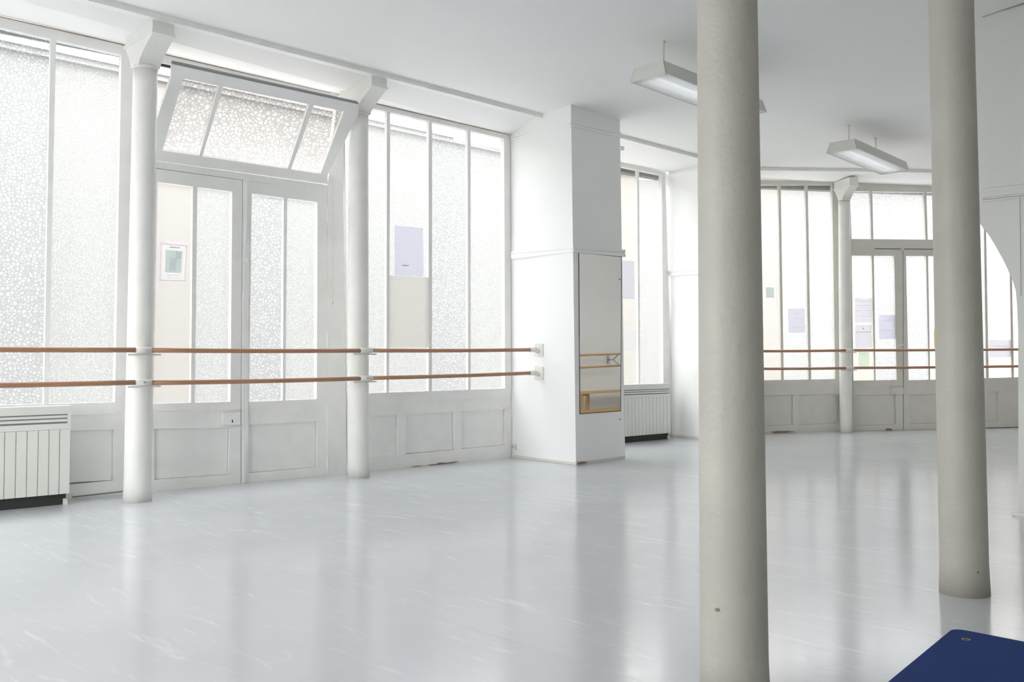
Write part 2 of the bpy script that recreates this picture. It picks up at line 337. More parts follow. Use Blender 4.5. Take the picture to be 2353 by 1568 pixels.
def pict(d, y):
    mb = MB(); A = [SD.at(1174, y[0]-5, d), SD.at(1312.5, y[1]-5, d), SD.at(1312.5, y[1], d), SD.at(1174, y[0], d)]; mb.hexa(A, [p-SD.n*.03 for p in A])
    B = [PF.at(1312, y[2]-5, d), PF.at(1427, y[3]-5, d), PF.at(1427, y[3], d), PF.at(1312, y[2], d)]; mb.hexa(B, [p-PF.n*.03 for p in B])
    mb.build('picture_rail', 'wall', pier)
pict(.012, (318, 277.5, 290, 316)); pict(.008, (324, 284, 283, 309))
MB().hexa([PF.at(1427, 335, .02), PF.at(1434.5, 337, .02), PF.at(1434.5, 346, .02), PF.at(1427, 345, .02)], [p-PF.n*.5 for p in (PF.at(1427, 335, .02), PF.at(1434.5, 337, .02), PF.at(1434.5, 346, .02), PF.at(1427, 345, .02))]).build('picture_rail', 'wall', pier)
for q, pl in (([(1175, 1046), (1324, 1063.5), (1324, 1069.6), (1175, 1052)], SD), ([(1323.5, 1063), (1437, 1048), (1437, 1054), (1323.5, 1069.6)], PF)):
    slab('skirting', pl, q, .008, .02, 'frame2', pier)
slab('skirting', PF, [(1324, 1060), (1345, 1059), (1350, 1064.5), (1324, 1068)], .014, .012, 'frame2', pier)
# pier 2
q0, q1 = P2b, hz(1616.5, 1011); dirp = (q1-q0).normalized(); q2 = q0+dirp*1.05
SD2 = Plane(q0, q1)
pb = [q0+Vector((.01, 0, 0)), q2, q2+Vector((.75, -.1, 0)), Vector((12.2, far_y(12.2)+.5, 0)), q0+Vector((.02, .05, 0))]
xc = FAR.at(1757, 700); pb[2] = Vector((11.35, q2.y+.02, 0)); pb[3] = Vector((11.75, far_y(11.75), 0)); pb.insert(4, Vector((12.0, far_y(11.75)+.6, 0)))
lean2 = SD2.at(1529, 404)-SD2.at(1543, 1003.4); lean2.z = 0
pier2 = struct(MB().poly(pb, [p+Vector((0, 0, 3.8))+lean2*.9 for p in pb]).build('wall_pier', 'wall'))
for y, d, h_ in ((622.5, .03, 4), (626.5, .018, 3), (629.5, .03, 5)):
    slab('dado_rail', SD2, [(1531, y), (1635, y-6), (1635, y-6+h_), (1531, y+h_)], d, .04, 'wall', pier2)
slab('picture_rail', SD2, [(1531, 400), (1635, 383), (1635, 388), (1531, 405)], .012, .03, 'wall', pier2)
slab('skirting', SD2, [(1544, 998), (1640, 1008), (1640, 1013.5), (1544, 1003.4)], .008, .02, 'frame2', pier2)

# ------------------------------------------------------------------ glazed frames
def glazed(root, pl, outer, panes, mats, panels=None, ledge=None, floorline=None, fm='frame', dpane=-.022, barw=None, th=.06):
    """outer: TL TR BR BL photo corners of the framed field; panes: list of quads TL TR BR BL."""
    O = outer; T0, T1 = panes[0][0], panes[-1][1]; B0, B1 = panes[0][3], panes[-1][2]
    tl = lambda x: online(T0, T1, x); bl = lambda x: online(B0, B1, x)
    S_ = lambda n, q, d=0, t=th: slab(n, pl, q, d, t, fm, root)
    S_('head_rail', [O[0], O[1], tl(O[1][0]), tl(O[0][0])])
    S_('stile', [tl(O[0][0]), panes[0][0], panes[0][3], bl(O[3][0])])
    S_('stile', [panes[-1][1], tl(O[1][0]), bl(O[2][0]), panes[-1][2]])
    if panels is None: S_('sill_rail', [bl(O[3][0]), bl(O[2][0]), O[2], O[3]])
    for a, b in zip(panes[:-1], panes[1:]):
        S_('glazing_bar', [(a[1][0], tl(a[1][0])[1]-2), (b[0][0], tl(b[0][0])[1]-2), (b[3][0], bl(b[3][0])[1]+2), (a[2][0], bl(a[2][0])[1]+2)], -.006, .04)
    for q, mm in zip(panes, mats):
        cx = sum(p[0] for p in q)/4; cy_ = sum(p[1] for p in q)/4
        qq = [(x+(1.5 if x > cx else -1.5), y+(2 if y > cy_ else -2)) for x, y in q]
        a = px4(pl, q, 0)
        c = (a[0]+a[1]+a[2]+a[3])/4
        a = [c+(p-c)*1.012-pl.n*.030 for p in a]
        slab3('pane', pl, a, .005, mm, root)
    if panels:
        P0, P1 = panels[0][0], panels[-1][1]; Q0, Q1 = panels[0][3], panels[-1][2]
        pt = lambda x: online(P0, P1, x); pb_ = lambda x: online(Q0, Q1, x)
        x0, x1 = O[3][0], O[2][0]
        S_('sill_rail', [bl(x0), bl(x1), ledge[1], ledge[0]], 0)
        S_('middle_rail', [ledge[0], ledge[1], pt(x1), pt(x0)], -.008)
        S_('bottom_rail', [pb_(x0), pb_(x1), O[2], O[3]], 0)
        S_('panel_stile', [pt(x0), P0, Q0, pb_(x0)], -.002); S_('panel_stile', [P1, pt(x1), pb_(x1), Q1], -.002)
        for a, b in zip(panels[:-1], panels[1:]): S_('panel_stile', [a[1], b[0], b[3], a[2]], -.002)
        for q in panels:
            a = px4(pl, q, 0); c = (a[0]+a[1]+a[2]+a[3])/4; a_ = [c+(p-c)*1.03-pl.n*.046 for p in a]; a = [c+(p-c)*.99-pl.n*.03 for p in a]
            slab3('panel', pl, a, .014, fm, root); slab3('panel_backing', pl, a_, .008, 'joint', root)  # grey backing shows as a line round each panel
def setting(name, pl, px, py):
    p = pl.at(px, py); o = empty(name, (p.x, p.y, 0)); o['kind'] = 'structure'; return o
def head_crack(root, pl, a, b, th=2.0):
    slab('crack_line', pl, [a, b, (b[0], b[1]+th), (a[0], a[1]+th)], .002, .004, 'crack', root)

# window 1, far left
win1 = setting('window_1', PW, 100, 900)
wt = lambda x: (x, 62.8+(x-0)*.2265)
wb = lambda x: (x, 931.5-(x)*.0265)
glazed(win1, PW, [(-560, -92), (301, 107), (286, 1136), (-620, 1223)],
       [[wt(-540), wt(-275), wb(-295), wb(-580)], [wt(-262), (-118+0, 36), wb(-130), wb(-284)], [(-108, 38), wt(116), wb(100.4), wb(-120)], [wt(129), wt(279), wb(264), wb(110.5)]],
       ['ga', 'ga', 'gb', 'ga'],
       panels=[[(-560, 1010), (-330, 1004), (-340, 1170), (-600, 1190)], [(-300, 1003.5), (-90, 998), (-95, 1133), (-310, 1150)], [(-60, 997), (130, 991.5), (128, 1114), (-65, 1130)], [(150, 991), (260.5, 987.6), (259.7, 1105), (150, 1112)]],
       ledge=[(-600, 975), (286, 951)])
slab('base_board', PW, [(166, 1135), (286, 1120.5), (286, 1128), (166, 1141)], .012, .02, 'frame', win1)
slab('base_gap', PW, [(166, 1141.5), (286, 1128.5), (286, 1131), (166, 1144)], .006, .01, 'seam', win1)
# solid sill wall outside behind the lower wood panels
# door 1
door1 = setting('door_1', PW, 552, 1112)
slab('post', PW, [(283, 104), (352, 121), (350, 1132), (284, 1137)], -.001, .07, 'frame', door1)
slab('post', PW, [(753, 424), (788, 430), (797, 1089), (752, 1093.4)], .004, .07, 'frame', door1)
slab('post', PW, [(777, 215), (792, 218), (789, 432), (753, 424)], .002, .07, 'frame', door1)
slab('head_rail', PW, [(351, 119), (791, 220), (779, 231.5), (361, 141.5)], 0, .06, 'frame', door1)
slab('transom_rail', PW, [(337, 367), (753, 425.5), (753, 441), (345, 384)], 0, .06, 'frame', door1)
def leaf(q, panes, mats, panel, lk):
    o = slab('door_leaf', PW, [(panes[0][0][0], panel[0][1]-2), (panes[0][0][0]+3, panel[0][1]-2), (panes[0][0][0]+3, panel[0][1]+3), (panes[0][0][0], panel[0][1]+3)], -.02, .01, 'frame', door1)
    glazed(o, PW, q, panes, mats, panels=[panel], ledge=[(q[3][0], panes[0][3][1]+18), (q[2][0], panes[-1][2][1]+18)], fm='frame')
    return o
lf1 = leaf([(346, 386), (556.8, 414.5), (553.2, 1112.2), (346, 1132)],
     [[(361.9, 417.9), (443.3, 428.5), (438.5, 926), (352.4, 928)], [(453.6, 430), (533.6, 440.5), (529.4, 923.5), (447.6, 925.5)]], ['gd', 'ga'],
     [(354, 986), (528, 983), (525, 1091.5), (354.4, 1103)], 0)
lf2 = leaf([(558.3, 414.6), (752, 440), (751.6, 1093.2), (554.8, 1112)],
     [[(578.5, 445), (652.3, 454), (649.6, 921), (572.4, 923.5)], [(659.9, 455), (729.5, 464.5), (727.8, 917.5), (655.7, 920)]], ['gb', 'ga'],
     [(573, 977), (729.5, 969), (727.8, 1074), (574, 1087.6)], 0)
slab('astragal', PW, [(561, 414), (574, 416), (570, 1109), (557, 1110.5)], .014, .014, 'frame', lf2, bevel=.003)
slab('bolt_rod', PW, [(565, 412), (569, 412.5), (568, 600), (564, 600)], .022, .008, 'frame', lf2)
slab('bolt_rod', PW, [(560, 1008), (564.5, 1008), (563.5, 1111), (559, 1112)], .022, .008, 'frame', lf2)
hb = MB(); c_ = PW.at(566, 590, .03); hb.tube([c_, c_+Vector((.012, 0, -.02)), c_+Vector((.006, 0, -.05))], .007, 8); hb.box(PW.at(565.5, 583, .02), (.03, .012, .06)); hb.build('bolt_handle', 'frame', lf2)
slab('lock_case', PW, [(512, 950), (553, 947.8), (553, 976.5), (512, 977.5)], .03, .03, 'frame', lf1, bevel=.003)
slab('keyhole', PW, [(533, 965), (535.6, 965), (535.6, 972), (533, 972)], .031, .002, 'dark', lf1)
slab('lock_keeper', PW, [(555, 947.5), (561, 947.3), (561, 976), (555, 976.4)], .026, .026, 'frame', lf2)
for y0, y1 in ((766, 798), (1047, 1076), (480, 510)):
    p0 = PW.at(752.5, y0, .008); p1 = PW.at(752.5, y1, .008); MB().tube([p0, p1], .009, 10).build('hinge', 'frame', lf2)
slab('door_gap', PW, [(556.6, 414), (558.5, 414), (555, 1112), (553.2, 1112)], -.05, .02, 'dark', door1)
# vent sash, tilted inwards from its bottom edge
BLp, BRp = PW.at(337, 366.5, .0), PW.at(753, 424, .0)
TH, HS = .70, .88
upv = (PW.n*math.sin(TH)+Vector((0, 0, math.cos(TH)))); sn = (PW.n*math.cos(TH)-Vector((0, 0, math.sin(TH)))).normalized()
TLp, TRp = BLp+upv*HS, BRp+upv*HS
class Tilt:
    n = sn
    def at(s, px, py, d=0):
        r = ray(px, py); o = BLp+sn*d; t = (o-CAM).dot(sn)/r.dot(sn); return CAM+r*t
TS = Tilt()
sash = slab('vent_sash', TS, [(598, 292), (600, 292), (600, 294), (598, 294)], -.034, .002, 'frame', door1)
glazed_t = [[(421, 180.4), (503.3, 198.5), (457.3, 357.5), (373.2, 346)], [(513.5, 200.7), (711.2, 239.5), (660, 387.5), (464.2, 359)], [(722, 241.8), (790.3, 256), (736.7, 399.7), (667.8, 389)]]
glazed(sash, TS, [(394.8, 147), (823.5, 239.5), (753, 424), (337, 366.5)], glazed_t, ['gc', 'gc', 'gc'], th=.04)
slab('sash_edge', TS, [(399, 143.5), (823.5, 236.5), (823.5, 239.8), (395.5, 147.3)], .003, .035, 'seam', sash)
# fittings of the vent
slab('catch', PW, [(630, 188), (637, 190), (637, 204), (630, 202)], .03, .03, 'frame', door1)
slab('latch_block', PW, [(762, 208), (775, 211), (775, 228), (762, 226)], .02, .05, 'frame', door1)
slab('latch_gap', PW, [(760.5, 204), (776.5, 207.5), (776.5, 211.5), (760.5, 208.5)], .002, .01, 'dark', door1)
head_crack(door1, PW, (372, 122.5), (790, 218.5)); head_crack(win1, PW, (0, 37), (300, 105.5))
slab('weather_strip', PW, [(361, 141), (779, 231), (779, 237), (361, 149)], -.03, .03, 'dark', door1)
# window 2 : right of the door
win2 = setting('window_2', PW, 980, 900)
glazed(win2, PW, [(792, 219), (1172, 309.5), (1175, 1052), (797, 1089)],
       [[(791, 233.5), (889, 256), (888, 902.5), (797.5, 905.5)], [(896.7, 258), (985, 278.5), (985, 899.3), (893.6, 902.3)], [(993, 280.5), (1074.4, 299.3), (1075.7, 896), (992.7, 899)], [(1081.5, 301), (1158.3, 318.5), (1160.5, 893), (1081.5, 895.7)]],
       ['ga', 'ga', 'gb', 'ga'],
       panels=[[(801, 960), (914, 954), (914, 1047.5), (801, 1057)], [(933.5, 953), (1044, 947.3), (1044, 1034), (933.5, 1044)], [(1061, 946), (1161.4, 941), (1161.4, 1023), (1061, 1032.5)]],
       ledge=[(797, 931), (1173, 914)])
head_crack(win2, PW, (855, 235), (1169, 308))
# window 3: second bay
win3 = setting('window_3', PW2, 1500, 1005)
t3 = lambda x: (x, 384+(x-1430)*.205); b3 = lambda x: (x, 883-(x-1436)*.03)
glazed(win3, PW2, [(1300, 340), (1529, 396), (1543, 1003.4), (1300, 1026)],
       [[t3(1315), t3(1392), b3(1396), b3(1320)], [t3(1398), t3(1464), b3(1467.5), b3(1402)], [t3(1468.5), t3(1520.5), b3(1524.5), b3(1471)]],
       ['ga', 'gd', 'ga'],
       panels=[[(1330, 930), (1440, 925), (1440, 1000), (1330, 1010)], [(1450, 925), (1530, 921), (1530, 990), (1450, 999)]], ledge=[(1300, 910), (1541, 900)])
# window 4: far wall, left of the column
win4 = setting('window_4', FAR, 1850, 990)
t4 = lambda x: (x, 425.2); b4 = lambda x: (x, 874-(x-1767)*.0165)
glazed(win4, FAR, [(1700, 412), (1930, 418), (1934, 992), (1700, 998)],
       [[t4(1725), t4(1788.5), b4(1795.5), b4(1731)], [t4(1794), t4(1850.7), b4(1858), b4(1801)], [t4(1856), t4(1912.5), b4(1921.6), b4(1864)]],
       ['gd', 'ga', 'ga'], panels=[[(1716, 910), (1822, 908.5), (1822, 977), (1716, 980)], [(1836.4, 908.3), (1919.8, 906.5), (1921, 974), (1837, 976.5)]], ledge=[(1700, 889), (1934, 886)], fm='frame2')
# door 2 in the far wall
door2 = setting('door_2', FAR, 2076, 988)
slab('post', FAR, [(1912, 417), (1953, 418), (1960, 991), (1921, 992)], -.002, .06, 'frame2', door2)
slab('post', FAR, [(2176, 418), (2215, 419), (2222, 984), (2184, 986)], -.002, .06, 'frame2', door2)
glazed(door2, FAR, [(1950, 416), (2178, 418), (2181, 574.6), (1954, 573.6)],
       [[(1953, 439.4), (1999.3, 440.2), (2001.9, 549.9), (1956.8, 549.4)], [(2004.5, 440.3), (2123, 442.2), (2127, 551), (2006.8, 550)], [(2128.5, 442.3), (2175, 443), (2178.5, 551.5), (2132, 551)]], ['gb', 'gb', 'gb'], fm='frame2')
slab('transom_gap', FAR, [(2010, 571), (2160, 572.5), (2160, 574), (2010, 572.5)], .002, .01, 'dark', door2)
slab('transom_catch', FAR, [(2072, 564), (2077, 564), (2077, 576), (2072, 576)], .02, .02, 'frame2', door2)
def leaf2(q, panes, mats, panel):
    o = slab('door_leaf', FAR, [(panel[0][0], panel[0][1]-2), (panel[0][0]+3, panel[0][1]-2), (panel[0][0]+3, panel[0][1]+3), (panel[0][0], panel[0][1]+3)], -.02, .01, 'frame2', door2)
    glazed(o, FAR, q, panes, mats, panels=[panel], ledge=[(q[3][0], 889.5), (q[2][0], 888.5)], fm='frame2'); return o
lg1 = leaf2([(1954, 573), (2074.4, 574), (2075.6, 988.4), (1960, 991)], [[(1957, 587.6), (2003, 588), (2009, 874), (1961, 875)], [(2008, 588), (2054.7, 588.3), (2060.5, 873.3), (2012, 874)]], ['gd', 'gb'], [(1962, 908.5), (2058, 907.5), (2060, 976), (1964, 979)])
lg2 = leaf2([(2075.6, 574), (2177, 575), (2183, 986), (2076.8, 988.4)], [[(2081.8, 588.4), (2128, 588.6), (2134, 873.2), (2087.8, 874)], [(2132.5, 588.6), (2173, 588.8), (2179, 872.4), (2137.5, 873.2)]], ['gb', 'gd'], [(2090, 907.5), (2168, 906.5), (2170, 972), (2091, 974.5)])
slab('door_gap', FAR, [(2074.2, 574), (2075.8, 574), (2077, 988.4), (2075.4, 988.4)], .001, .01, 'seam', door2)
slab('lock_case', FAR, [(2050, 890), (2076, 889.7), (2077, 906.5), (2050, 907)], .03, .03, 'frame2', lg1)
MB().tube([FAR.at(2064, 797, .0), FAR.at(2064, 797, .05), FAR.at(2075, 792, .06)], .016, 8).build('door_knob', 'plas', lg1)
# window 5: far wall, beyond the arch
win5 = setting('window_5', FAR, 2300, 984)
b5 = lambda x: (x, 869.3-(x-2266)*.0265)
glazed(win5, FAR, [(2212, 418.5), (2420, 421), (2430, 979), (2216, 984.5)],
       [[(2222, 428), (2259.5, 428), b5(2266), b5(2228)], [(2264, 428), (2317, 428), b5(2324.5), b5(2272)], [(2321, 428), (2375, 428), b5(2383), b5(2330)]],
       ['ga', 'gd', 'ga'], panels=[[(2268, 901), (2293.7, 900.5), (2294, 968), (2268, 969)], [(2306.7, 900), (2380, 898.5), (2381, 963), (2307, 967.5)]], ledge=[(2216, 884), (2430, 880)], fm='frame2')
# far wall beyond
e5 = FAR.at(2418, 900); wallbox('wall_far', (FAR.A+FAR.u*FAR.su(e5))[:2], (FAR.A+FAR.u*9.0)[:2], 0, 4, .2)

# ------------------------------------------------------------------ columns
def column(bpx, tpx, depth, r0, r1, m, label, capn, chips=0):
    """base and upper axis points read in the photo; the base stands on the floor."""
    b = hz(*bpx) if depth is None else Vector((*atdepth(bpx[0], bpx[1], depth)[:2], 0))
    dep = (b-CAM).dot(Fw)
    t = atdepth(tpx[0], tpx[1], dep*(1+.0)); t = atdepth(tpx[0], tpx[1], (Vector((b.x, b.y, t.z))-CAM).dot(Fw))
    if depth is not None:
        a0 = atdepth(bpx[0], bpx[1], depth); a1 = atdepth(tpx[0], tpx[1], depth*1.04)
        k_ = (a1-a0)/(a1.z-a0.z); b = a0-k_*a0.z; t = a1
    lean = Vector((t.x-b.x, t.y-b.y, 0))/t.z
    lean = Vector((max(-.012, min(.012, lean.x)), max(-.012, min(.012, lean.y)), 0))
    root = thing('iron_column', (b.x, b.y, 0), label, 'column', 'round painted columns')
    zc = 3.42; mb = MB(); pts = []; rr = []
    for i in range(25):
        z = zc*i/24; pts.append(Vector((b.x, b.y, z))+lean*z); rr.append(r0+(r1-r0)*z/zc+(.004 if i == 0 else 0))
    mb.tube(pts, rr, 40); mb.build('shaft', m, root, smooth=True)
    return root, b, lean, r0, r1
def capital(root, b, lean, ax, w_, hf, z0, z1, ztop, m):
    c = Vector((b.x, b.y, 0))+lean*z1; ay = Vector((-ax.y, ax.x, 0))
    mb = MB(); n = 9; hw = w_/2; hf_ = hf
    for sgn, hf in ((1, hf), (-1, hf*.6)):                                    # front and rear corbels with a cove profile
        P = []
        for i in range(n):
            t = i/(n-1); z = z0+(z1-z0)*t; dd = hw*.85+(hf-hw*.85)*(1-math.cos(t*math.pi/2))**.8
            P.append((dd, z))
        prof = [(0, z0)]+P+[(0, z1)]
        a = [c+ax*(d*sgn)+ay*hw+Vector((0, 0, z)) for d, z in prof]; bb = [c+ax*(d*sgn)-ay*hw+Vector((0, 0, z)) for d, z in prof]
        mb.poly(a, bb)
    mb.build('corbel', m, root)
    hb2 = hf; hf = hf_; nb = MB(); nb.hexa([c+ax*(hf+.012)+ay*(hw+.008)+Vector((0, 0, z1)), c+ax*(hf+.012)-ay*(hw+.008)+Vector((0, 0, z1)), c+ax*(hf+.012)-ay*(hw+.008)+Vector((0, 0, z1+.022)), c+ax*(hf+.012)+ay*(hw+.008)+Vector((0, 0, z1+.022))],
            [c-ax*(hf*.6+.012)+ay*(hw+.008)+Vector((0, 0, z1)), c-ax*(hf*.6+.012)-ay*(hw+.008)+Vector((0, 0, z1)), c-ax*(hf*.6+.012)-ay*(hw+.008)+Vector((0, 0, z1+.022)), c-ax*(hf*.6+.012)+ay*(hw+.008)+Vector((0, 0, z1+.022))])
    nb.build('abacus', m, root)
    tb = MB(); q = [c+ax*hf+ay*hw, c+ax*hf-ay*hw, c-ax*hf*.6-ay*hw, c-ax*hf*.6+ay*hw]
    tb.poly([p+Vector((0, 0, z1+.022)) for p in q], [p+Vector((0, 0, ztop)) for p in q]); tb.build('bearing_block', m, root)
    MB().tube([c+Vector((0, 0, z0-.012)), c+Vector((0, 0, z0+.012))], [w_/2+.008, w_/2+.008], 32).build('neck_ring', m, root, smooth=True)
AXF = Vector((0, -1, 0))
Ca = column((315.5, 1152), (334, 158), None, .1035, .091, 'iron', 'white column at the far left, between the tall window and the double door', 1)
Cb = column((823, 1097), (824, 300), None, .1, .092, 'iron', 'white column just right of the double door, ballet rails crossing it', 1)
Cc = column((1944, 994), (1939.5, 430), None, .088, .083, 'iron', 'slim distant column against the far window wall, beside the far door', 1)
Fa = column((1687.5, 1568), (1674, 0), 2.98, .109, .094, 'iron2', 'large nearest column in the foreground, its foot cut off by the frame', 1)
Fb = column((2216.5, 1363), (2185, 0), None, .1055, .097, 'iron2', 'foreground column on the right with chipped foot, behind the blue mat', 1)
capital(Ca[0], Ca[1], Ca[2], AXF, .172, .33, 3.43, 3.62, 3.735, 'iron'); capital(Cb[0], Cb[1], Cb[2], AXF, .172, .33, 3.43, 3.62, 3.735, 'iron')
capital(Cc[0], Cc[1], Cc[2], FAR.n, .14, .26, 3.44, 3.61, 3.735, 'iron')
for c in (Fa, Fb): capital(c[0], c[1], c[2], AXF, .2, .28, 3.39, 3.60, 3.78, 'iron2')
def chips(col, dirs, m='chip'):
    root, b, lean, r0, r1 = col
    for px, py, s in dirs:
        r = ray(px, py); rh = Vector((r.x, r.y, 0)); o = Vector((b.x, b.y, 0)); A_ = rh.dot(rh); B_ = -2*rh.dot(o); C_ = o.dot(o)-(r0-.001)**2
        dsc = B_*B_-4*A_*C_
        if dsc <= 0: continue
        t = (-B_-math.sqrt(dsc))/(2*A_); p = CAM+r*t; nn = (Vector((p.x, p.y, 0))-o).normalized(); tt = Vector((-nn.y, nn.x, 0))
        ring = [p+tt*(math.cos(a)*s*1.5*random.uniform(.7, 1.2))+Vector((0, 0, math.sin(a)*s*1.5*random.uniform(.5, .9))) for a in [i*math.pi/4 for i in range(8)]]
        MB().poly([q+nn*.0015 for q in ring], [q-nn*.004 for q in ring]).build('paint_chip', m, root)
chips(Fb, [(2247, 1316, .0055), (2202, 1355, .005), (2198, 1363, .004), (2257, 1338, .004), (2262, 1348, .006), (2264, 1358, .007), (2166, 1339, .004), (2241, 1377, .004)])
chips(Ca, [(294, 1147, .009), (300, 1150, .007), (290, 1144, .005)]); chips(Fa, [(1648, 1402, .005)])

# ------------------------------------------------------------------ ballet rails
def rail_between(root, a, b, r=.0195, m='wood'):
    mb = MB(); n = 8; mb.tube([a+(b-a)*(i/n)+Vector((0, 0, -.004*math.sin(math.pi*i/n))) for i in range(n+1)], r, 14); return mb.build('rail', m, root, smooth=True)
def run(root, pts, pw):
    """pts: list of (px, py) ends in pairs on the vertical plane pw"""
    return [rail_between(root, pw.at(*a), pw.at(*b)) for a, b in pts]
YR = Ca[1].y-.155
PRL = Plane((0, YR), (1, YR))                              # the rails run in front of the columns
P3 = Plane((5.04, YR), (7.10, 6.965))                     # from the second column to the pier
def bracket(root, pl, a, b, col, screw=False):
    p0, p1 = pl.at(*a), pl.at(*b); n = pl.n
    mb = MB(); mb.tube([p0, p1], .0255, 16); br = mb.build('rail_bracket', 'plas', root, smooth=True)
    mid = (p0+p1)/2; c = Vector((col[1].x, col[1].y, mid.z))
    # clamp plate on the column and arm to the sleeve
    am = MB(); am.hexa([mid+pl.u*.03+Vector((0, 0, -.024)), mid-pl.u*.03+Vector((0, 0, -.024)), mid-pl.u*.03+Vector((0, 0, .02)), mid+pl.u*.03+Vector((0, 0, .02))], [c+n*.09+pl.u*.05+Vector((0, 0, -.024)), c+n*.09-pl.u*.05+Vector((0, 0, -.024)), c+n*.09-pl.u*.05+Vector((0, 0, .02)), c+n*.09+pl.u*.05+Vector((0, 0, .02))])
    am.build('bracket_arm', 'plas', br)
    pb2 = MB(); q = c+n*.10-pl.u*.0; z = Vector((0, 0, -.034))
    pb2.box(q+z, (.26, .02, .012), math.atan2(pl.u.y, pl.u.x)); pb2.build('bracket_plate', 'plas', br)
    if screw: MB().tube([mid+n*.022+pl.u*.0, mid+n*.032], .007, 10).build('screw', 'chrome', br)
    return br
ub = thing('ballet_barre', (Cb[1].x, YR, 0), 'upper wooden ballet barre across the near windows and double door, at eye height', 'ballet barre', 'wooden ballet barres')
run(ub, [((-420, 799), (312, 804.8)), ((343, 805.2), (829, 806.3))], PRL); run(ub, [((853, 806), (1222, 804.2))], P3)
lb = thing('ballet_barre', (Cb[1].x, YR, 0), 'lower wooden ballet barre across the near windows and double door', 'ballet barre', 'wooden ballet barres')
run(lb, [((-420, 892), (309, 879.3)), ((347, 880.2), (829, 870.3))], PRL); run(lb, [((853, 869.2), (1222, 857.6))], P3)
for root, y, s in ((ub, 805.2, False), (lb, 879.0, True)):
    bracket(root, PRL, (311, y), (347, y+.2), Ca, s)
for root, y, s in ((ub, 806, False), (lb, 869.8, True)):
    bracket(root, PRL, (827, y), (855, y-.1), Cb, s)
for root, y in ((ub, 804.2), (lb, 857.4)):                 # elbows fixed to the side of the pier
    a = P3.at(1217, y); e = P3.at(1230, y-.3); pd = SD.at(1240, y+4, .01)
    br = MB().tube([a, a+(e-a)*.7, e], [.0255, .0255, .027], 16).build('rail_bracket', 'plas', root, smooth=True)
    hit = SD.at(1237, y+3, .012)
    MB().tube([e+(a-e)*.3, e, (e+hit)/2+Vector((.01, 0, -.008)), hit], [.024, .027, .024, .022], 14).build('bracket_elbow', 'plas', br, smooth=True)
    slab('wall_plate', SD, [(1228, y-15), (1247.5, y-13.5), (1247.5, y+16), (1228, y+15)], .014, .014, 'plas', br, bevel=.002)
# far rails
dF = (Cc[1]-FAR.A).dot(FAR.n)+.145
FR = Plane(FAR.A+FAR.n*dF, FAR.A+FAR.n*dF+FAR.u)
uf = thing('ballet_barre', (Cc[1].x, Cc[1].y, 0), 'upper wooden ballet barre along the distant window wall and far door', 'ballet barre', 'wooden ballet barres')
run(uf, [((1716, 807.3), (1942.5, 805.7)), ((1963, 805.5), (2420, 802.5))], FR)
lf_ = thing('ballet_barre', (Cc[1].x, Cc[1].y, 0), 'lower wooden ballet barre along the distant window wall and far door', 'ballet barre', 'wooden ballet barres')
run(lf_, [((1716, 847.8), (1942.5, 846.4)), ((1963, 846), (2420, 840.8))], FR)
for root, y in ((uf, 805.5), (lf_, 846.1)): bracket(root, FR, (1943, y), (1962, y-.1), Cc)

